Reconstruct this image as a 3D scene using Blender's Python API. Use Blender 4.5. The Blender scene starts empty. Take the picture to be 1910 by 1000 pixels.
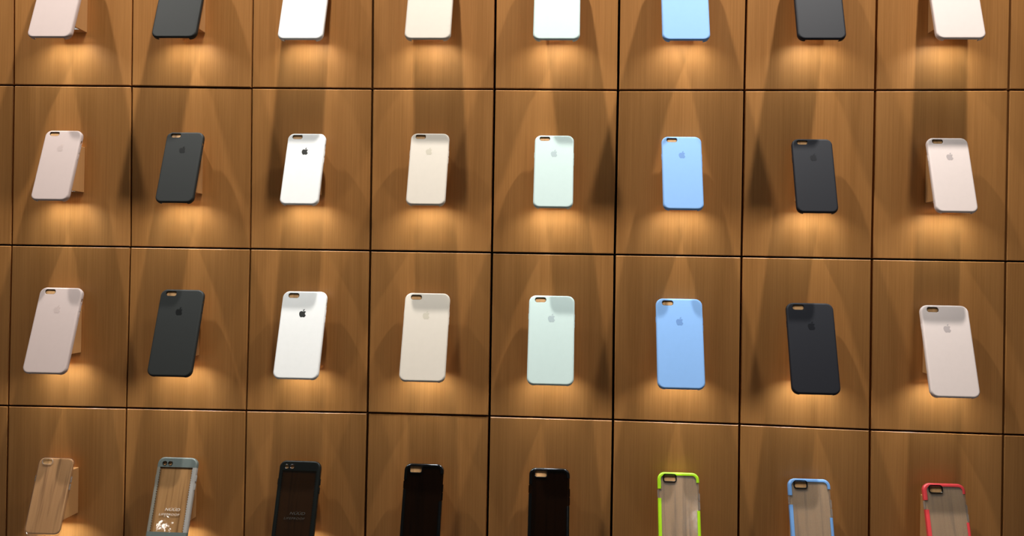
import bpy, bmesh, math, random
from mathutils import Vector, Matrix
random.seed(7)
sc = bpy.context.scene
COL = sc.collection
Z0 = 1.5                                    # height of the wall's middle seam above the floor

# ------------------------------------------------------------------ camera
cam_data = bpy.data.cameras.new('camera')
cam = bpy.data.objects.new('camera', cam_data)
COL.objects.link(cam)
right = Vector((0.9981241894, 0.0586700752, 0.0174907052))
down = Vector((0.0172758245, 0.0041677924, -0.9998420752))
fwd = Vector((-0.0587337074, 0.9982687272, 0.0031464005))
rm = Matrix((right, -down, -fwd)).transposed().to_4x4()
cam.matrix_world = Matrix.Translation((0.12858258, -1.5394581, -0.03148734 + Z0)) @ rm
cam_data.sensor_fit = 'HORIZONTAL'
cam_data.sensor_width = 36.0
cam_data.lens = 36.0 * 1584.27326 / 1910.0
cam_data.clip_start = 0.02
cam_data.clip_end = 60
sc.camera = cam

# ------------------------------------------------------------------ world, lights, exposure
sc.view_settings.view_transform = 'Standard'
sc.view_settings.look = 'None'
sc.view_settings.exposure = 0.0
sc.view_settings.gamma = 1.0
sc.view_settings.use_curve_mapping = False
world = bpy.data.worlds.new('shop_ambience')
sc.world = world
world.use_nodes = True
# dim warm shop light all round, stronger from below where the pale floor and tables send light back up
_n, _l = world.node_tree.nodes, world.node_tree.links
_tc, _sep, _mr, _mx = _n.new('ShaderNodeTexCoord'), _n.new('ShaderNodeSeparateXYZ'), _n.new('ShaderNodeMapRange'), _n.new('ShaderNodeMixRGB')
_mr.inputs['From Min'].default_value = -0.35
_mr.inputs['From Max'].default_value = 0.25
_mx.inputs['Color1'].default_value = (0.115, 0.110, 0.104, 1)
_mx.inputs['Color2'].default_value = (0.024, 0.023, 0.022, 1)
_l.new(_tc.outputs['Generated'], _sep.inputs[0])
_l.new(_sep.outputs['Z'], _mr.inputs['Value'])
_l.new(_mr.outputs[0], _mx.inputs['Fac'])
_l.new(_mx.outputs[0], _n['Background'].inputs['Color'])
_n['Background'].inputs['Strength'].default_value = 1.0


def lamp(name, kind, loc, target, energy, color, **kw):
    d = bpy.data.lights.new(name, kind)
    d.energy = energy
    d.color = color
    for k, v in kw.items():
        setattr(d, k, v)
    o = bpy.data.objects.new(name, d)
    COL.objects.link(o)
    o.location = loc
    dirv = Vector(target) - Vector(loc)
    o.rotation_euler = dirv.to_track_quat('-Z', 'Y').to_euler()
    return o


# ceiling track spots close to the wall, about one metre apart
for x, watt in ((-1.23, 98.0), (-0.20, 120.0), (0.82, 124.0)):
    lamp('track_spot', 'SPOT', (x, -0.365, Z0 + 1.60), (x, -0.04, Z0 - 0.25), watt, (1.0, 0.965, 0.905),
         spot_size=math.radians(100), spot_blend=1.0, shadow_soft_size=0.027)
# more ceiling lights across the shop, seen only as glints in the glossy cases
for x, z, watt, rad in ((-3.15, 1.48, 0.6, 0.03), (1.35, 1.70, 3.0, 0.06), (2.75, 1.66, 2.0, 0.05)):
    lamp('ceiling_light', 'POINT', (x, -5.4, Z0 + z), (x, 0, Z0), watt, (1.0, 0.95, 0.88), shadow_soft_size=rad)

# ------------------------------------------------------------------ node materials
def new_mat(name):
    m = bpy.data.materials.new(name)
    m.use_nodes = True
    nt = m.node_tree
    return m, nt, nt.nodes['Principled BSDF'], nt.nodes['Material Output']


def srgb(r, g, b):
    f = lambda c: (c / 12.92 if c <= 0.04045 else ((c + 0.055) / 1.055) ** 2.4)
    return (f(r / 255), f(g / 255), f(b / 255), 1)


def plastic(name, col, rough=0.55, bump=0.0, spec=0.5):
    m, nt, b, out = new_mat(name)
    b.inputs['Roughness'].default_value = rough
    b.inputs['Specular IOR Level'].default_value = spec
    tc = nt.nodes.new('ShaderNodeTexCoord')
    nz = nt.nodes.new('ShaderNodeTexNoise')
    nz.inputs['Scale'].default_value = 90
    nz.inputs['Detail'].default_value = 3
    nt.links.new(tc.outputs['Object'], nz.inputs['Vector'])
    mx = nt.nodes.new('ShaderNodeMixRGB')
    mx.inputs['Color1'].default_value = col
    mx.inputs['Color2'].default_value = (col[0] * 0.95, col[1] * 0.95, col[2] * 0.95, 1)
    nt.links.new(nz.outputs['Fac'], mx.inputs['Fac'])
    nt.links.new(mx.outputs['Color'], b.inputs['Base Color'])
    if bump:
        n2 = nt.nodes.new('ShaderNodeTexNoise')
        n2.inputs['Scale'].default_value = 1400
        nt.links.new(tc.outputs['Object'], n2.inputs['Vector'])
        bp = nt.nodes.new('ShaderNodeBump')
        bp.inputs['Strength'].default_value = bump
        bp.inputs['Distance'].default_value = 0.0002
        nt.links.new(n2.outputs['Fac'], bp.inputs['Height'])
        nt.links.new(bp.outputs['Normal'], b.inputs['Normal'])
    return m


def wood(name, dark, light, fine, broad, rough, contrast=1.0, streak=None, axis_scale=(1, 1, 1), spec=0.4):
    """straight vertical grain; each object gets its own cut of the veneer"""
    m, nt, b, out = new_mat(name)
    N = nt.nodes.new
    L = nt.links.new
    tc = N('ShaderNodeTexCoord')
    oi = N('ShaderNodeObjectInfo')
    mul = N('ShaderNodeMath'); mul.operation = 'MULTIPLY'; mul.inputs[1].default_value = 37.0
    L(oi.outputs['Random'], mul.inputs[0])
    add = N('ShaderNodeVectorMath'); add.operation = 'ADD'
    L(tc.outputs['Object'], add.inputs[0])
    L(mul.outputs[0], add.inputs[1])

    def noise(scale, mapscale, detail, rough_=0.55):
        mp = N('ShaderNodeMapping')
        mp.inputs['Scale'].default_value = mapscale
        L(add.outputs[0], mp.inputs['Vector'])
        n = N('ShaderNodeTexNoise')
        n.inputs['Scale'].default_value = scale
        n.inputs['Detail'].default_value = detail
        n.inputs['Roughness'].default_value = rough_
        L(mp.outputs[0], n.inputs['Vector'])
        return n
    n1 = noise(fine, (1, 1, 0.012), 4)
    n2 = noise(broad, (1, 1, 0.07), 2)
    n3 = noise(fine * 2.6, (1, 1, 0.03), 2, 0.7)
    r1 = N('ShaderNodeMapRange'); r1.inputs['From Min'].default_value = 0.3; r1.inputs['From Max'].default_value = 0.7
    L(n1.outputs['Fac'], r1.inputs['Value'])
    r2 = N('ShaderNodeMapRange'); r2.inputs['From Min'].default_value = 0.3; r2.inputs['From Max'].default_value = 0.7
    L(n2.outputs['Fac'], r2.inputs['Value'])
    a = N('ShaderNodeMixRGB'); a.inputs['Fac'].default_value = 0.55
    L(r1.outputs[0], a.inputs['Color1']); L(r2.outputs[0], a.inputs['Color2'])
    a2 = N('ShaderNodeMixRGB'); a2.inputs['Fac'].default_value = 0.30
    L(a.outputs[0], a2.inputs['Color1']); L(n3.outputs['Fac'], a2.inputs['Color2'])
    c = N('ShaderNodeMixRGB')
    c.inputs['Color1'].default_value = dark
    c.inputs['Color2'].default_value = light
    L(a2.outputs[0], c.inputs['Fac'])
    last = c
    if streak:
        n4 = noise(streak[0], (1, 1, streak[1]), 3)
        rr = N('ShaderNodeMapRange')
        rr.inputs['From Min'].default_value = 0.53; rr.inputs['From Max'].default_value = 0.68
        L(n4.outputs['Fac'], rr.inputs['Value'])
        mm = N('ShaderNodeMath'); mm.operation = 'MULTIPLY'; mm.inputs[1].default_value = streak[2]
        L(rr.outputs[0], mm.inputs[0])
        k = N('ShaderNodeMixRGB')
        k.inputs['Color2'].default_value = streak[3]
        L(mm.outputs[0], k.inputs['Fac']); L(last.outputs[0], k.inputs['Color1'])
        last = k
    hv = N('ShaderNodeHueSaturation')
    mr = N('ShaderNodeMapRange'); mr.inputs['To Min'].default_value = 0.93; mr.inputs['To Max'].default_value = 1.07
    L(oi.outputs['Random'], mr.inputs['Value'])
    L(mr.outputs[0], hv.inputs['Value'])
    L(last.outputs[0], hv.inputs['Color'])
    L(hv.outputs[0], b.inputs['Base Color'])
    b.inputs['Roughness'].default_value = rough
    b.inputs['Specular IOR Level'].default_value = spec
    bp = N('ShaderNodeBump'); bp.inputs['Strength'].default_value = 0.12; bp.inputs['Distance'].default_value = 0.0003
    L(n3.outputs['Fac'], bp.inputs['Height'])
    L(bp.outputs['Normal'], b.inputs['Normal'])
    return m


def clear(name, tint, milk=0.0, milk_col=(0.8, 0.8, 0.8, 1), rough=0.06, check=False, refl=1.0, wave=0.0):
    """clear plastic sheet: see-through, with a Fresnel gloss and an optional milky body"""
    m = bpy.data.materials.new(name)
    m.use_nodes = True
    nt = m.node_tree
    nt.nodes.remove(nt.nodes['Principled BSDF'])
    out = nt.nodes['Material Output']
    N = nt.nodes.new
    L = nt.links.new
    tr = N('ShaderNodeBsdfTransparent'); tr.inputs['Color'].default_value = tint
    df = N('ShaderNodeBsdfDiffuse'); df.inputs['Color'].default_value = milk_col
    gl = N('ShaderNodeBsdfGlossy'); gl.inputs['Roughness'].default_value = rough
    fc = N('ShaderNodeLayerWeight'); fc.inputs['Blend'].default_value = 0.5
    pw = N('ShaderNodeMath'); pw.operation = 'POWER'; pw.inputs[1].default_value = 4.0
    L(fc.outputs['Facing'], pw.inputs[0])
    fr = N('ShaderNodeMath'); fr.operation = 'MULTIPLY_ADD'
    fr.inputs[1].default_value = 0.7; fr.inputs[2].default_value = 0.045
    L(pw.outputs[0], fr.inputs[0])
    tc = N('ShaderNodeTexCoord')
    mx = N('ShaderNodeMixShader'); mx.inputs['Fac'].default_value = milk
    if check:
        mp = N('ShaderNodeMapping'); mp.inputs['Rotation'].default_value = (0, math.radians(45), 0)
        L(tc.outputs['Object'], mp.inputs['Vector'])
        ck = N('ShaderNodeTexChecker'); ck.inputs['Scale'].default_value = 800
        ck.inputs['Color1'].default_value = (milk * 0.5, milk * 0.5, milk * 0.5, 1)
        ck.inputs['Color2'].default_value = (milk * 1.5, milk * 1.5, milk * 1.5, 1)
        L(mp.outputs[0], ck.inputs['Vector'])
        L(ck.outputs['Color'], mx.inputs['Fac'])
    L(tr.outputs[0], mx.inputs[1]); L(df.outputs[0], mx.inputs[2])
    m2 = N('ShaderNodeMixShader')
    mu = N('ShaderNodeMath'); mu.operation = 'MULTIPLY'; mu.inputs[1].default_value = refl
    L(fr.outputs[0], mu.inputs[0])
    L(mu.outputs[0], m2.inputs['Fac'])
    L(mx.outputs[0], m2.inputs[1]); L(gl.outputs[0], m2.inputs[2])
    if wave:
        nz = N('ShaderNodeTexNoise'); nz.inputs['Scale'].default_value = 75; nz.inputs['Detail'].default_value = 1
        L(tc.outputs['Object'], nz.inputs['Vector'])
        bp = N('ShaderNodeBump'); bp.inputs['Strength'].default_value = wave; bp.inputs['Distance'].default_value = 0.002
        L(nz.outputs['Fac'], bp.inputs['Height'])
        L(bp.outputs[0], gl.inputs['Normal'])
    L(m2.outputs[0], out.inputs['Surface'])
    return m


M = {}
M['panel'] = wood('oak_veneer', (0.325, 0.133, 0.031, 1), (0.585, 0.263, 0.078, 1), 430, 24, 0.40)
M['edge'] = plastic('oak_edge_band_highlight', (0.72, 0.52, 0.34, 1), 0.5)  # pale edge wood, with the lit top-edge highlight put into its colour
M['block'] = wood('block_oak', (0.46, 0.22, 0.075, 1), (0.60, 0.31, 0.12, 1), 200, 30, 0.5)
M['board'] = wood('board_oak', (0.46, 0.235, 0.088, 1), (0.66, 0.38, 0.17, 1), 300, 45, 0.5,
                  streak=(95, 0.05, 0.85, (0.24, 0.11, 0.035, 1)))
M['backing'] = plastic('black_backing', (0.004, 0.003, 0.003, 1), 0.9, spec=0.1)
M['lens'] = plastic('frosted_lens', (0.8, 0.78, 0.72, 1), 0.4)
SIL = [  # silicone body, emblem
    ((204, 184, 178), (197, 177, 171)),
    ((37, 39, 38), (16, 17, 17)),
    ((243, 242, 240), (52, 52, 50)),
    ((220, 209, 195), (204, 194, 176)),
    ((206, 225, 221), (180, 196, 198)),
    ((142, 188, 246), (116, 156, 214)),
    ((25, 26, 34), (18, 19, 25)),
    ((234, 217, 211), (194, 180, 178)),
]
SNAME = ['pale taupe', 'charcoal grey', 'bright white', 'antique cream', 'mint green', 'sky blue', 'midnight navy', 'blush pink']
for i, (a, b_) in enumerate(SIL):
    M['sil%d' % i] = plastic(SNAME[i].replace(' ', '_') + '_silicone', srgb(*a), 0.6, 0.08, 0.3)
    M['logo%d' % i] = plastic(SNAME[i].replace(' ', '_') + '_emblem', srgb(*b_), 0.35)
M['clear'] = clear('clear_plastic', (0.97, 0.95, 0.93, 1), 0.02, (0.8, 0.75, 0.7, 1), 0.08, refl=0.6)
M['clear_window'] = clear('clear_window', (0.98, 0.97, 0.95, 1), 0.0, rough=0.025, wave=0.045)
M['clear_check'] = clear('clear_checked', (0.95, 0.95, 0.95, 1), 0.12, (0.70, 0.62, 0.52, 1), 0.09, True, wave=0.03)
M['clear_side'] = clear('clear_side', (0.9, 0.9, 0.9, 1), 0.30, (0.62, 0.56, 0.52, 1), 0.1)
M['smoke'] = clear('smoked_plastic', (0.33, 0.26, 0.19, 1), 0.12, (0.02, 0.015, 0.010, 1), 0.12, refl=0.35)
M['smoke_window'] = clear('smoked_window', (0.45, 0.38, 0.28, 1), 0.10, (0.06, 0.052, 0.04, 1), 0.1, refl=0.4, wave=0.03)
M['black_gloss'] = plastic('black_gloss', (0.003, 0.003, 0.003, 1), 0.16)
M['black_satin'] = plastic('black_satin', (0.006, 0.007, 0.006, 1), 0.4, spec=0.25)
M['lining'] = plastic('dark_lining_shade', (0.02, 0.016, 0.013, 1), 0.8, spec=0.2)  # case lining; also painted on recess, hole and foot faces as shade
M['grey_satin'] = plastic('grey_satin', srgb(104, 112, 108), 0.4)
M['grey_rail'] = plastic('grey_rail', srgb(132, 126, 114), 0.4)
M['pale_rail'] = plastic('pale_rail', srgb(168, 162, 156), 0.35)
M['white_print'] = plastic('white_print', srgb(225, 218, 208), 0.5)
M['grey_print'] = plastic('dark_grey_print', srgb(64, 60, 54), 0.5)
M['green'] = plastic('lime_rubber', srgb(178, 230, 30), 0.4)
M['blue'] = plastic('blue_rubber', srgb(118, 164, 222), 0.4)
M['red'] = plastic('coral_rubber', srgb(240, 72, 76), 0.4)

# ------------------------------------------------------------------ object helpers
def link(name, bm_or_me, mats, parent=None, sharp=32):
    if isinstance(bm_or_me, bmesh.types.BMesh):
        me = bpy.data.meshes.new(name)
        bmesh.ops.recalc_face_normals(bm_or_me, faces=bm_or_me.faces)
        bm_or_me.to_mesh(me)
        bm_or_me.free()
    else:
        me = bm_or_me
    if sharp is not None:
        me.polygons.foreach_set('use_smooth', [True] * len(me.polygons))
        me.set_sharp_from_angle(angle=math.radians(sharp))
    o = bpy.data.objects.new(name, me)
    if not isinstance(mats, (list, tuple)):
        mats = [mats]
    me.materials.clear()
    for m in mats:
        me.materials.append(m)
    COL.objects.link(o)
    if parent:
        o.parent = parent
    return o


def thing(name, label, cat, loc, rot=(0, 0, 0), group=None):
    o = bpy.data.objects.new(name, None)
    o.empty_display_size = 0.03
    COL.objects.link(o)
    o.location = loc
    o.rotation_euler = rot
    o['label'] = label
    o['category'] = cat
    if group:
        o['group'] = group
    return o


def box(bm, x0, x1, y0, y1, z0, z1):
    r = bmesh.ops.create_cube(bm, size=1)
    for v in r['verts']:
        v.co = ((x0 + x1) / 2 + v.co.x * (x1 - x0), (y0 + y1) / 2 + v.co.y * (y1 - y0), (z0 + z1) / 2 + v.co.z * (z1 - z0))
    return r['verts']


def rrect(w, h, r, n=9, cx=0.0, cz=0.0):
    """rounded rectangle in x-z, counter clockwise from the right side of the bottom-right corner"""
    pts = []
    for k, (sx, sz) in enumerate(((1, 1), (-1, 1), (-1, -1), (1, -1))):
        for i in range(n + 1):
            a = math.pi / 2 * k + math.pi / 2 * i / n
            pts.append((cx + sx * (w / 2 - r) + r * math.cos(a), cz + sz * (h / 2 - r) + r * math.sin(a)))
    return pts


def add_loop(bm, pts, y):
    return [bm.verts.new((x, y, z)) for x, z in pts]


def bridge(bm, a, b):
    n = len(a)
    for i in range(n):
        bm.faces.new((a[i], a[(i + 1) % n], b[(i + 1) % n], b[i]))


def fill_ring(bm, outer, holes):
    edges = []
    for lp in [outer] + holes:
        for i in range(len(lp)):
            e = bm.edges.get((lp[i], lp[(i + 1) % len(lp)])) or bm.edges.new((lp[i], lp[(i + 1) % len(lp)]))
            edges.append(e)
    bmesh.ops.triangle_fill(bm, use_beauty=True, use_dissolve=False, edges=edges)


def shell_bm(w, h, r, T, e, wall, lip=0.0008, hole=None, nprof=5):
    """a phone case: flat back at y=0 (facing out), rounded sides, open towards the wall at y=T"""
    bm = bmesh.new()
    loops = []

    def lp(inset, y):
        loops.append(add_loop(bm, rrect(w - 2 * inset, h - 2 * inset, max(r - inset, 0.0008)), y))
    lp(e + 0.0007, 0)
    for i in range(nprof + 1):
        a = math.pi / 2 * i / nprof
        lp(e * (1 - math.sin(a)), e * (1 - math.cos(a)))
    lp(0, T * 0.62)
    lp(0.0003, T - 0.0014)
    lp(0.0008 + lip * 0.4, T)
    lp(wall + lip, T - 0.0002)
    lp(wall + lip, T - 0.0010)
    lp(wall, T - 0.0020)
    ie = max(e - wall, 0.0006)
    for i in range(nprof + 1):
        a = math.pi / 2 * i / nprof
        lp(wall + ie * (1 - math.cos(a)), wall + ie * (1 - math.sin(a)))
    lp(wall + ie + 0.0006, wall)
    for a, b in zip(loops[:-1], loops[1:]):
        bridge(bm, a, b)
    if hole:
        hw, hh, hr, hx, hz = hole
        c = 0.0004
        h0 = add_loop(bm, rrect(hw + 2 * c, hh + 2 * c, hr + c, 7, hx, hz), 0)
        h1 = add_loop(bm, rrect(hw, hh, hr, 7, hx, hz), c)
        h2 = add_loop(bm, rrect(hw, hh, hr, 7, hx, hz), wall)
        bridge(bm, h0, h1)
        bridge(bm, h1, h2)
        fill_ring(bm, loops[0], [h0])
        fill_ring(bm, loops[-1], [h2])
    else:
        bm.faces.new(loops[0])
        bm.faces.new(list(reversed(loops[-1])))
    bmesh.ops.recalc_face_normals(bm, faces=bm.faces)
    return bm


def to_mesh(bm):
    me = bpy.data.meshes.new('work')
    bmesh.ops.recalc_face_normals(bm, faces=bm.faces)
    bm.to_mesh(me)
    bm.free()
    return me


def boolean(me, cut_bm, op):
    """mesh (op) cutter -> new mesh"""
    a = bpy.data.objects.new('work_a', me)
    c = bpy.data.objects.new('work_c', to_mesh(cut_bm))
    COL.objects.link(a)
    COL.objects.link(c)
    md = a.modifiers.new('b', 'BOOLEAN')
    md.operation = op
    md.solver = 'EXACT'
    md.object = c
    dg = bpy.context.evaluated_depsgraph_get()
    dg.update()
    res = bpy.data.meshes.new_from_object(a.evaluated_get(dg))
    bpy.data.objects.remove(a)
    bpy.data.objects.remove(c)
    return res


# the emblem on the cases: an apple with a bite, 24 units wide
SVG = ("m 12.152 6.896 c -.948 0 -2.415 -1.078 -3.96 -1.04 -2.04 .027 -3.91 1.183 -4.961 3.014 -2.117 3.675 -.546 9.103 1.519 12.09 "
       "1.013 1.454 2.208 3.09 3.792 3.039 1.52 -.065 2.09 -.987 3.935 -.987 1.831 0 2.35 .987 3.96 .948 1.637 -.026 2.676 -1.48 3.676 -2.948 "
       "1.156 -1.688 1.636 -3.325 1.662 -3.415 -.039 -.013 -3.182 -1.221 -3.22 -4.857 -.026 -3.04 2.48 -4.494 2.597 -4.559 "
       "-1.429 -2.09 -3.623 -2.324 -4.39 -2.376 -2 -.156 -3.675 1.09 -4.61 1.09 z "
       "m 3.378 -3.066 c .843 -1.012 1.4 -2.427 1.245 -3.83 -1.207 .052 -2.662 .805 -3.532 1.818 -.78 .896 -1.454 2.338 -1.273 3.714 "
       "1.338 .104 2.715 -.688 3.559 -1.701 z")


def emblem_loops():
    tok = SVG.split()
    loops, cur, p, i, mode = [], [], (0.0, 0.0), 0, None
    start = None
    while i < len(tok):
        t = tok[i]
        if t in 'mcz':
            mode = t
            i += 1
            if t == 'z':
                loops.append(cur)
                cur = []
                p = start
            continue
        if mode == 'm':
            p = (p[0] + float(tok[i]), p[1] + float(tok[i + 1]))
            start = p
            i += 2
        else:
            v = [float(q) for q in tok[i:i + 6]]
            i += 6
            P = [p, (p[0] + v[0], p[1] + v[1]), (p[0] + v[2], p[1] + v[3]), (p[0] + v[4], p[1] + v[5])]
            for k in range(5):
                s = k / 5
                cur.append(tuple((1 - s) ** 3 * P[0][j] + 3 * (1 - s) ** 2 * s * P[1][j] + 3 * (1 - s) * s * s * P[2][j] + s ** 3 * P[3][j] for j in (0, 1)))
            p = P[3]
    return loops


def emblem_bm(width, cx, cz):
    bm = bmesh.new()
    s = width / 19.7
    for lp in emblem_loops():
        pts = [(cx + (x - 12.0) * s, cz - (y - 13.0) * s) for x, y in lp]
        a = add_loop(bm, pts, -0.00012)
        b = add_loop(bm, pts, 0.0003)
        bridge(bm, a, b)
        fill_ring(bm, a, [])
        fill_ring(bm, b, [])
    return bm


def pad_bm(x0, x1, y0, y1, z0, z1, bev=0.0006):
    bm = bmesh.new()
    box(bm, x0, x1, y0, y1, z0, z1)
    bmesh.ops.bevel(bm, geom=list(bm.edges), offset=bev, segments=2, affect='EDGES', profile=0.7)
    return bm


TILT = 0.3303322807820075
PX, PZ = 0.22599588600682852, 0.29937582615801167
DOUT = 0.045991747


def case_z(row, dz):
    return Z0 + (1.5 - row) * PZ + dz


def col_x(c):
    return (c - 3.5) * PX


ROWPH = ['topmost row', 'second row', 'third row', 'bottom row']
FX = [[-6.3, -3.0, -0.4, -0.2, -1.0, -4.2, -1.7, 2.1],
      [-2.1, 1.6, 1.8, 1.0, -1.9, -3.6, -3.2, 1.2],
      [-3.3, 0.3, 2.5, 0.9, -1.4, -2.6, -1.5, 2.1],
      [-5.0, -1.6, 0.3, 0.8, -0.2, 0.9, 1.4, 5.0]]
FZ = [[-0.3, 0.0, -3.0, -2.3, -2.9, -3.3, -1.7, -0.3],
      [-2.7, -3.9, -4.7, -2.5, -4.2, -4.6, -6.9, -3.2],
      [-4.0, -3.2, -2.2, -1.1, -1.4, -2.5, -5.6, -5.2],
      [-7.0, -5.1, -4.3, 0.1, -0.8, -1.4, -5.4, -6.2]]

# ------------------------------------------------------------------ setting: backing wall and oak panels
bm = bmesh.new()
box(bm, -1.30, 1.32, 0.0205, 0.08, Z0 - 0.70, Z0 + 0.70)
wb = link('wall_back', bm, M['backing'])
wb['kind'] = 'structure'
wb['label'] = 'dark backing wall showing as black seams between the oak panels'

GX = [[(-0.907, 0.3011), (-0.6795, 0.3004), (-0.4506, 0.2982), (-0.2245, 0.2976), (0.0004, 0.2982), (0.2242, 0.2973), (0.4489, 0.2985), (0.6775, 0.2996), (0.9066, 0.3015)],
      [(-0.9055, 0.0), (-0.6757, 0.0003), (-0.4475, 0.0005), (-0.2229, 0.0006), (0.0009, 0.0007), (0.2232, 0.0007), (0.4489, 0.0008), (0.6765, 0.0003), (0.9061, 0.0001)],
      [(-0.9062, -0.302), (-0.6776, -0.3002), (-0.4494, -0.2988), (-0.2227, -0.2966), (0.0015, -0.2966), (0.2252, -0.297), (0.45, -0.2987), (0.678, -0.3023), (0.9069, -0.304)]]
TOPX = [-0.9097, -0.6806, -0.4511, -0.2263, -0.0005, 0.2236, 0.4499, 0.6781, 0.9073]
BOTX = [-0.9053, -0.6786, -0.45, -0.2239, 0.0012, 0.2257, 0.4519, 0.6801, 0.907]
grid = [[(TOPX[i] * 2 - GX[0][i][0], 0.5995) for i in range(9)]] + GX + [[(BOTX[i], -0.5990) for i in range(9)]]
for g, lz in zip(grid, (0.0, 0.0008, 0.0006, 0.0, 0.0)):
    g.insert(0, (g[0][0] - PX, g[0][1] + lz))
    g.append((g[-1][0] + PX, g[-1][1] - lz))
VG = [3, 3.0, 3.1, 3.2, 4.1, 4.3, 4.4, 4.1, 4.1, 3.7, 3]
HG = [3, 3.3, 3.1, 3.1, 3]
RECESS = {(1, 2): 0.0012, (3, 4): 0.0014, (2, 5): 0.0008, (1, 4): -0.0004}


def panel(row, ci, label):
    """ci 0..9, ci = case column + 1"""
    gl, gr, gt, gb = VG[ci] / 2000, VG[ci + 1] / 2000, HG[row] / 2000, HG[row + 1] / 2000
    tl, tr = grid[row][ci], grid[row][ci + 1]
    bl, br = grid[row + 1][ci], grid[row + 1][ci + 1]
    q = [(bl[0] + gl, bl[1] + gb), (br[0] - gr, br[1] + gb), (tr[0] - gr, tr[1] - gt), (tl[0] + gl, tl[1] - gt)]
    cx = sum(p[0] for p in q) / 4
    cz = sum(p[1] for p in q) / 4
    bm = bmesh.new()
    y0 = RECESS.get((row, ci), 0.0)
    f = [bm.verts.new((x - cx, 0, z - cz)) for x, z in q]
    k = [bm.verts.new((x - cx, 0.0205 - y0, z - cz)) for x, z in q]
    fr = bm.faces.new(f)
    bm.faces.new(list(reversed(k)))
    for i in range(4):
        bm.faces.new((f[i], k[i], k[(i + 1) % 4], f[(i + 1) % 4]))
    res = bmesh.ops.bevel(bm, geom=list(fr.edges), offset=0.0010, segments=1, affect='EDGES')
    bmesh.ops.recalc_face_normals(bm, faces=bm.faces)
    for fc in bm.faces:
        a = abs(fc.normal.y)
        fc.material_index = 0 if a > 0.99 else (1 if a > 0.3 else 2)  # panel sides painted black, shade of the seams put into the colour
    o = link('oak_panel', bm, [M['panel'], M['edge'], M['backing']], sharp=None)
    o.location = (cx, y0, Z0 + cz)
    o['label'] = label
    o['category'] = 'wall panel'
    o['group'] = 'oak panels of the display wall'
    return o


# ------------------------------------------------------------------ stands
def stand(row, c, big, label, T, dx, dz, z_case, bw):
    """oak wedge fixed to the panel, carrying a phone-shaped board, with a small light under the wedge"""
    x = col_x(c)
    zc = Z0 + (1.5 - row) * PZ - 0.0065
    y_face = RECESS.get((row, c + 1), 0.0)
    t = thing('display_stand', label, 'display stand', (x, 0, zc - 0.0425), group='oak display stands')
    hw, hh = 0.0245, 0.0425

    def out(z, off):      # distance of the board's plane from the wall at height z
        return DOUT + (z_case - z) * math.tan(TILT) - off / math.cos(TILT)
    off = T - 0.0008
    zb, zt = zc - hh, zc + hh
    bm = bmesh.new()
    yb, yt = -out(zb, off), -out(zt, off)
    vs = [(-hw, y_face, 0), (hw, y_face, 0), (hw, yb, 0), (-hw, yb, 0),
          (-hw, y_face, 2 * hh), (hw, y_face, 2 * hh), (hw, yt, 2 * hh), (-hw, yt, 2 * hh)]
    v = [bm.verts.new(p) for p in vs]
    for idx in ((0, 1, 2, 3), (7, 6, 5, 4), (0, 4, 5, 1), (1, 5, 6, 2), (2, 6, 7, 3), (3, 7, 4, 0)):
        bm.faces.new([v[i] for i in idx])
    bmesh.ops.recalc_face_normals(bm, faces=bm.faces)
    bmesh.ops.bevel(bm, geom=[e for e in bm.edges], offset=0.0006, segments=1, affect='EDGES')
    yl = -min(0.036, out(zb, off) - 0.0175)
    ct = bmesh.new()
    box(ct, -0.0215, 0.0215, yl - 0.0147, yl + 0.0147, -0.016, 0.0210)
    blk = link('support_block', boolean(to_mesh(bm), ct, 'DIFFERENCE'), [M['block'], M['lining']], t, sharp=25)
    for p in blk.data.polygons:                     # recess walls painted dark, shade in place of bounced light
        p.material_index = 1 if (0.0004 < p.center.z < 0.0214 and abs(p.center.x) < 0.0217) and abs(p.center.y - yl) < 0.0149 else 0
    # phone shaped board, lying in the case
    w, h, br = bw
    bm = bmesh.new()
    lo = []
    for ins, y in ((0.0022, 0.0017), (0.0016, 0.0017), (0.0003, 0.0025), (0, 0.0042), (0, T - 0.0030), (0.0012, T - 0.0009)):
        lo.append(add_loop(bm, rrect(w - 2 * ins, h - 2 * ins, br - ins), y))
    for a, b in zip(lo[:-1], lo[1:]):
        bridge(bm, a, b)
    bm.faces.new(lo[0])
    bm.faces.new(list(reversed(lo[-1])))
    bd = link('backing_board', bm, M['board'], t)
    up = 0.0012
    bd.location = (dx, -DOUT + up * math.sin(TILT), z_case - (zc - hh) + up * math.cos(TILT))
    bd.rotation_euler = (-TILT, 0, 0)
    # light under the block
    bm = bmesh.new()
    box(bm, -0.018, 0.018, -0.008, 0.008, -0.0004, 0.0004)
    ln = link('lamp_lens', bm, M['lens'], t)
    ln.location = (0, yl, 0.0206)
    d = bpy.data.lights.new('under_light', 'AREA')
    d.shape = 'RECTANGLE'
    d.size = 0.026
    d.size_y = 0.012
    d.energy = LED_W
    d.color = (0.88, 0.98, 1.0)
    lo_ = bpy.data.objects.new('under_light', d)
    COL.objects.link(lo_)
    lo_.parent = t
    lo_.location = (0, yl, 0.0198)
    return t


LED_W = 0.235

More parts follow.
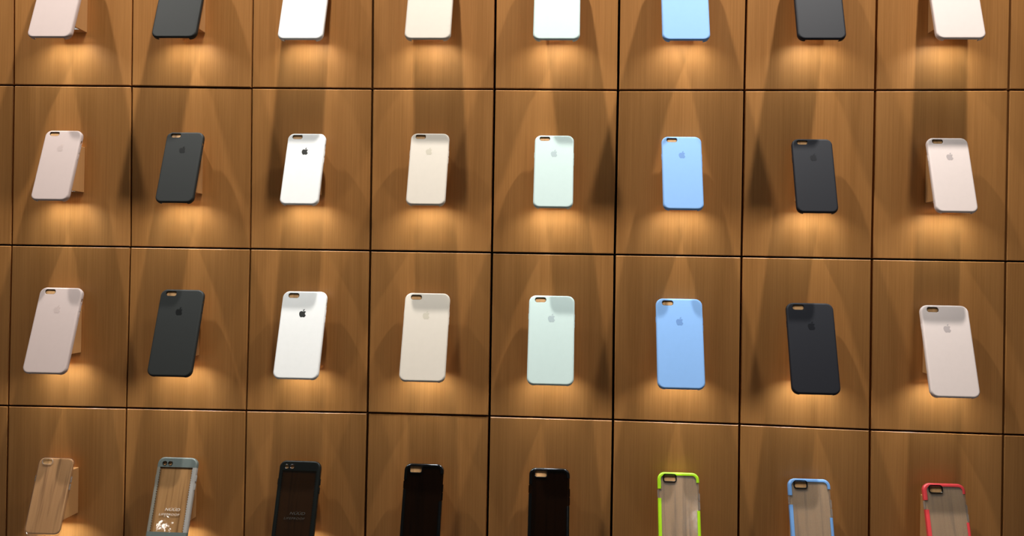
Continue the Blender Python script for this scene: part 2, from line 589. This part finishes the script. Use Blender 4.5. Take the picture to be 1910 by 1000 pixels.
# ------------------------------------------------------------------ silicone cases
def silicone_protos(big):
    w, h = (0.08135, 0.1622) if big else (0.0695, 0.1405)
    r = 0.0125 if big else 0.0115
    T = 0.0092
    hole = (0.0200, 0.0092, 0.0044, -w / 2 + 0.0206, h / 2 - 0.0088) if big else (0.0186, 0.0086, 0.0041, -w / 2 + 0.0178, h / 2 - 0.0076)
    bm = shell_bm(w, h, r, T, 0.0032, 0.0013, hole=hole)
    me = to_mesh(bm)
    c = bmesh.new()
    ins = 0.0125 if big else 0.0105
    vs = box(c, -w / 2 + ins, w / 2 - ins, 0.0031, 0.03, -h / 2 - 0.01, -h / 2 + 0.0036)
    me = boolean(me, c, 'DIFFERENCE')
    c = bmesh.new()
    box(c, w / 2 - 0.003, w / 2 + 0.01, 0.0028, 0.0072, h / 2 - 0.0275, h / 2 - 0.0195)
    bmesh.ops.bevel(c, geom=list(c.edges), offset=0.0012, segments=3, affect='EDGES')
    me = boolean(me, c, 'DIFFERENCE')
    pads = [('volume_button', pad_bm(w / 2 - 0.0006, w / 2 + 0.0005, 0.0034, 0.0066, h / 2 - 0.0445, h / 2 - 0.0335)),
            ('volume_button', pad_bm(w / 2 - 0.0006, w / 2 + 0.0005, 0.0034, 0.0066, h / 2 - 0.0575, h / 2 - 0.0465)),
            ('power_button', pad_bm(-w / 2 - 0.0005, -w / 2 + 0.0006, 0.0034, 0.0066, h / 2 - 0.0440, h / 2 - 0.0330))]
    pads = [(n, to_mesh(b)) for n, b in pads]
    hw_, hh_, hr_, hx, hz = hole
    bm = bmesh.new()
    lo = [add_loop(bm, rrect(hw_ - 2 * o_, hh_ - 2 * o_, hr_ - o_, 7, hx, hz), y)
          for o_, y in ((-0.0002, 0.0006), (0.0005, 0.0006), (0.0006, 0.0010), (0.0006, 0.0015), (-0.0002, 0.0015))]
    for a, b in zip(lo[:-1], lo[1:]):
        bridge(bm, a, b)
    bridge(bm, lo[-1], lo[0])
    ring = to_mesh(bm)
    em = to_mesh(emblem_bm(0.0126 if big else 0.0116, 0, h * 0.5 - h * 0.262))
    return me, pads, em, ring, T


PROTO = {True: silicone_protos(True), False: silicone_protos(False)}


def silicone_case(row, c, big, label):
    me, pads, em, ring, T = PROTO[big]
    x, z = col_x(c) + FX[row][c] / 1000, case_z(row, FZ[row][c] / 1000)
    t = thing('phone_case', label, 'phone case', (x, -DOUT, z), (-TILT, 0, 0), 'silicone phone cases on the display wall')
    sh = link('case_shell', me.copy(), [M['sil%d' % c], M['lining']], t)
    w, h = (0.08135, 0.1622) if big else (0.0695, 0.1405)
    r = 0.0125 if big else 0.0115
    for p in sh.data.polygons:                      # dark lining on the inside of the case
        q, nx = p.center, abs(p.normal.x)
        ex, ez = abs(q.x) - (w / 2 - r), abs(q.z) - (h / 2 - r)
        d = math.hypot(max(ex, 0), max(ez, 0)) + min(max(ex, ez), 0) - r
        foot = nx > 0.95 and q.y > 0.003 and q.z < -h / 2 + 0.004 and abs(q.x) < w / 2 - 0.008  # cut faces beside the bottom opening, darkened as if in shade
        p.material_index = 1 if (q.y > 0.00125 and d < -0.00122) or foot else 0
    for n, b in pads:
        link(n, b.copy(), M['sil%d' % c], t)
    link('camera_rim', ring.copy(), M['lining'], t)  # dark ring in the camera hole: lining plus painted edge shadow
    link('emblem', em.copy(), M['logo%d' % c], t, sharp=None)
    return T, z


def sweep_bm(prof, w, h, r, stations):
    """sweep a closed profile of (inset, y) along stations of the rounded outline"""
    bm = bmesh.new()
    rings = []
    for kind, val in stations:
        ring = []
        for ins, y in prof:
            if kind == 'L':
                x, z = -w / 2 + ins, val
            elif kind == 'R':
                x, z = w / 2 - ins, val
            else:       # corner arcs: ('TL', angle)
                sx = -1 if kind[1] == 'L' else 1
                sz = 1 if kind[0] == 'T' else -1
                cx, cz = sx * (w / 2 - r), sz * (h / 2 - r)
                x, z = cx + (r - ins) * math.cos(val), cz + (r - ins) * math.sin(val)
            ring.append(bm.verts.new((x, y, z)))
        rings.append(ring)
    for a, b in zip(rings[:-1], rings[1:]):
        bridge(bm, a, b)
    bm.faces.new(rings[0])
    bm.faces.new(list(reversed(rings[-1])))
    bmesh.ops.recalc_face_normals(bm, faces=bm.faces)
    return bm


def arc(kind, a0, a1, n=10):
    return [(kind, math.radians(a0 + (a1 - a0) * i / n)) for i in range(n + 1)]


BUMP = [(0.0050, -0.0004), (0.0024, -0.0006), (0.0009, -0.0001), (-0.0003, 0.0013), (-0.0006, 0.0035), (-0.0005, 0.0078),
        (0.0004, 0.0094), (0.0014, 0.0094), (0.0014, 0.0030), (0.0028, 0.0010), (0.0050, 0.0006)]


def bumper_case(row, c, label, w, body, side, bump, rim, group, rimname='camera_rim'):
    h, r, T = 0.1425, 0.0118, 0.0092
    x, z = col_x(c) + FX[row][c] / 1000, case_z(row, FZ[row][c] / 1000)
    t = thing('phone_case', label, 'phone case', (x, -DOUT, z), (-TILT, 0, 0), group)
    hx, hz = -w / 2 + 0.0205, h / 2 - 0.0098
    hole = (0.0208, 0.0112, 0.0030, hx, hz)
    bm = shell_bm(w, h, r, T, 0.0028, 0.0012, hole=hole)
    me = to_mesh(bm)
    ct = bmesh.new()
    box(ct, w / 2 - 0.003, w / 2 + 0.01, 0.0030, 0.0075, h / 2 - 0.0300, h / 2 - 0.0190)
    bmesh.ops.bevel(ct, geom=list(ct.edges), offset=0.0012, segments=2, affect='EDGES')
    me = boolean(me, ct, 'DIFFERENCE')
    link('case_shell', me, body, t)
    top = [('L', h / 2 - 0.0285)] + arc('TL', 180, 90) + arc('TR', 90, 0) + [('R', h / 2 - 0.0165)]
    link('bumper', sweep_bm(BUMP, w, h, r, top), bump, t)
    low = [('L', h / 2 - 0.0445)] + arc('BL', 180, 270) + arc('BR', 270, 360) + [('R', h / 2 - 0.0640)]
    link('bumper', sweep_bm(BUMP, w, h, r, low), bump, t)
    # black rim round the camera opening
    bm = bmesh.new()
    lo = [add_loop(bm, rrect(0.0208 + 2 * o_, 0.0112 + 2 * o_, 0.0030 + o_, 6, hx, hz), y)
          for o_, y in ((-0.0002, 0.0014), (-0.0002, -0.0005), (0.0003, -0.0009), (0.0012, -0.0009), (0.0017, -0.0004), (0.0017, 0.0006))]
    for a, b in zip(lo[:-1], lo[1:]):
        bridge(bm, a, b)
    bridge(bm, lo[-1], lo[0])
    link(rimname, bm, rim, t)
    for z0, z1 in ((0.0480, 0.0345), (0.0625, 0.0490)):
        link('volume_button', pad_bm(w / 2 - 0.0012, w / 2 + 0.0011, 0.0026, 0.0072, h / 2 - z0, h / 2 - z1), side, t)
    link('power_button', pad_bm(-w / 2 - 0.0010, -w / 2 + 0.0012, 0.0026, 0.0072, h / 2 - 0.0435, h / 2 - 0.0300), side, t)
    return T, z


def clear_case(row, c, label):
    w, h, r, T = 0.0672, 0.1395, 0.0108, 0.0088
    x, z = col_x(c) + FX[row][c] / 1000, case_z(row, FZ[row][c] / 1000)
    t = thing('phone_case', label, 'phone case', (x, -DOUT, z), (-TILT, 0, 0), 'clear and bumper phone cases in the bottom row')
    hole = (0.0190, 0.0096, 0.0046, -w / 2 + 0.0185, h / 2 - 0.0082)
    me = to_mesh(shell_bm(w, h, r, T, 0.0030, 0.0011, hole=hole))
    ct = bmesh.new()
    box(ct, w / 2 - 0.003, w / 2 + 0.01, 0.0032, 0.0070, h / 2 - 0.0275, h / 2 - 0.0195)
    me = boolean(me, ct, 'DIFFERENCE')
    link('case_shell', me, M['clear'], t)
    bm = bmesh.new()
    hw_, hh_, hr_, hx, hz = hole
    lo = [add_loop(bm, rrect(hw_ + 2 * o_, hh_ + 2 * o_, hr_ + o_, 7, hx, hz), y)
          for o_, y in ((-0.0001, 0.0010), (-0.0001, -0.0003), (0.0003, -0.0006), (0.0008, -0.0003), (0.0008, 0.0006))]
    for a, b in zip(lo[:-1], lo[1:]):
        bridge(bm, a, b)
    bridge(bm, lo[-1], lo[0])
    link('camera_rim', bm, M['clear_side'], t)
    for n, s, z0, z1 in (('volume_button', 1, 0.0445, 0.0335), ('volume_button', 1, 0.0575, 0.0465), ('power_button', -1, 0.0440, 0.0330)):
        xa, xb = sorted((s * (w / 2 - 0.0008), s * (w / 2 + 0.0008)))
        link(n, pad_bm(xa, xb, 0.0034, 0.0066, h / 2 - z0, h / 2 - z1), M['clear_side'], t)
    return T, z


def text_mesh(txt, size, shear, space=1.0):
    cu = bpy.data.curves.new('work_text', 'FONT')
    cu.body = txt
    cu.size = size
    cu.shear = shear
    cu.space_character = space
    cu.align_x = 'RIGHT'
    cu.extrude = 0.00008
    o = bpy.data.objects.new('work_text', cu)
    COL.objects.link(o)
    dg = bpy.context.evaluated_depsgraph_get()
    dg.update()
    me = bpy.data.meshes.new_from_object(o.evaluated_get(dg))
    bpy.data.objects.remove(o)
    me.transform(Matrix.Rotation(math.radians(90), 4, 'X'))
    return me


def sealed_case(row, c, label, w, cap, railL, railR, window, printm, ring):
    """waterproof case: solid caps top and bottom, rails at the sides, a clear back window"""
    h, r, T = 0.1490, 0.0125, 0.0105
    x, z = col_x(c) + FX[row][c] / 1000, case_z(row, FZ[row][c] / 1000)
    t = thing('phone_case', label, 'phone case', (x, -DOUT, z), (-TILT, 0, 0), 'clear and bumper phone cases in the bottom row')
    capz, botz, rx = h / 2 - 0.0178, -h / 2 + 0.0180, w / 2 - 0.0066

    def piece(x0, x1, z0, z1):
        ct = bmesh.new()
        box(ct, x0, x1, -0.02, 0.03, z0, z1)
        return boolean(to_mesh(shell_bm(w, h, r, T, 0.0030, 0.0015)), ct, 'INTERSECT')
    B = 0.2
    top = piece(-B, B, capz, B)
    lens = [(-w / 2 + 0.0140, h / 2 - 0.0112), (-w / 2 + 0.0243, h / 2 - 0.0112)]
    for lx, lz in lens:
        ct = bmesh.new()
        bmesh.ops.create_cone(ct, cap_ends=True, segments=28, radius1=0.0036, radius2=0.0036, depth=0.01,
                              matrix=Matrix.Translation((lx, 0, lz)) @ Matrix.Rotation(math.radians(90), 4, 'X'))
        top = boolean(top, ct, 'DIFFERENCE')
    cp = link('top_cap', top, cap, t)
    for lx, lz in lens:
        bm = bmesh.new()
        lo = []
        for rr, y in ((0.0034, 0.0012), (0.0034, -0.0003), (0.0038, -0.0006), (0.0044, -0.0003), (0.0044, 0.0005)):
            lo.append(add_loop(bm, [(lx + rr * math.cos(k * math.tau / 28), lz + rr * math.sin(k * math.tau / 28)) for k in range(28)], y))
        for a, b in zip(lo[:-1], lo[1:]):
            bridge(bm, a, b)
        bridge(bm, lo[-1], lo[0])
        link('lens_ring', bm, ring, cp)
    link('bottom_cap', piece(-B, B, -B, botz), cap, t)
    for s, mt in ((-1, railL), (1, railR)):
        x0, x1 = (-B, -rx) if s < 0 else (rx, B)
        me = piece(x0, x1, botz, capz)
        bm = bmesh.new()
        bm.from_mesh(me)
        zz = botz + 0.003
        while zz < capz - 0.004:
            xa, xb = (-rx - 0.0004, -rx + 0.0011) if s < 0 else (rx - 0.0011, rx + 0.0004)
            box(bm, xa, xb, -0.0003, 0.0010, zz, zz + 0.0018)
            zz += 0.0042
        link('side_rail', bm, mt, t)
    link('back_window', piece(-rx, rx, botz, capz), window, t)
    for txt, size, zz, sp in (('NÜÜD', 0.0080, -0.0200, 1.06), ('LIFEPROOF', 0.0062, -0.0282, 1.12)):
        me = text_mesh(txt, size, 0.25, sp)
        o = link('printed_lettering', me, printm, t, sharp=None)
        o.location = (0.0185, -0.0001, zz)
        o.scale = (1.15 if txt[0] == 'N' else 1.12, 1, 0.85)
    for z0, z1 in ((0.0420, 0.0310), (0.0570, 0.0460)):
        link('volume_button', pad_bm(w / 2 - 0.0012, w / 2 + 0.0012, 0.0030, 0.0076, h / 2 - z0, h / 2 - z1), railR if cap is not M['black_satin'] else cap, t)
    link('power_button', pad_bm(-w / 2 - 0.0010, -w / 2 + 0.0012, 0.0030, 0.0076, h / 2 - 0.0430, h / 2 - 0.0320), railL, t)
    return T, z


# ------------------------------------------------------------------ put everything on the wall
BOT = ['clear see-through case over the wood', 'grey capped case with clear back', 'black capped case with smoked back',
       'plain smoked black case', 'smoked black case with shiny bumper', 'lime green bumper case', 'blue bumper case', 'coral red bumper case']
bgroup = 'clear and bumper phone cases in the bottom row'
for row in range(4):
    for c in range(8):
        big = row in (0, 2)
        if row < 3:
            nm = SNAME[c] + ' silicone'
            where = ['in the topmost row, cut off by the photo edge',
                     'of the smaller size in the second row from the top',
                     'of the larger size in the third row from the top'][row]
            lab = '%s phone case %s' % (nm, where)
            short = '%s case in the %s' % (SNAME[c], ROWPH[row])
            T, z = silicone_case(row, c, big, lab)
        else:
            short = BOT[c]
            if c == 0:
                T, z = clear_case(row, c, 'clear glossy phone case over a bare wood board, leftmost in the bottom row')
            elif c == 1:
                T, z = sealed_case(row, c, 'grey capped waterproof phone case with clear printed back in the bottom row', 0.0740,
                                   M['grey_satin'], M['grey_rail'], M['pale_rail'], M['clear_window'], M['white_print'], M['black_satin'])
            elif c == 2:
                T, z = sealed_case(row, c, 'matte black capped phone case with two lens holes and smoked back window', 0.0758,
                                   M['black_satin'], M['black_satin'], M['black_satin'], M['smoke_window'], M['grey_print'], M['black_gloss'])
            elif c == 3:
                T, z = bumper_case(row, c, 'plain smoked black phone case hanging below the antique cream ones', 0.0700,
                                   M['smoke'], M['black_gloss'], M['black_gloss'], M['black_gloss'], bgroup)
            elif c == 4:
                T, z = bumper_case(row, c, 'smoked black phone case with shiny black bumper, directly below the mint green ones', 0.0715,
                                   M['smoke'], M['smoke'], M['black_gloss'], M['black_gloss'], bgroup)
            else:
                mt, lb = {5: ('green', 'clear phone case with lime green bumper and black camera rim'),
                          6: ('blue', 'clear phone case with light blue bumper and black camera rim'),
                          7: ('red', 'clear phone case with coral red bumper and black camera rim')}[c]
                T, z = bumper_case(row, c, lb, (0.0716, 0.0714, 0.0704)[c - 5], M['clear_check'], M['clear_side'], M[mt], M['black_gloss'], bgroup)
        stand(row, c, big, 'small oak wedge stand behind the %s' % short, T, FX[row][c] / 1000, FZ[row][c] / 1000, z,
              (0.0644, 0.1340, 0.0096) if (row, c) == (3, 0) else (0.0779, 0.1562, 0.0112) if big else (0.0662, 0.1346, 0.0102))
        panel(row, c + 1, 'square brown oak veneer wall panel behind the %s' % short)
    panel(row, 0, 'oak wall panel of the %s, only a sliver visible at the left photo edge' % ROWPH[row])
    panel(row, 9, 'oak wall panel of the %s, only a strip visible at the right photo edge' % ROWPH[row])
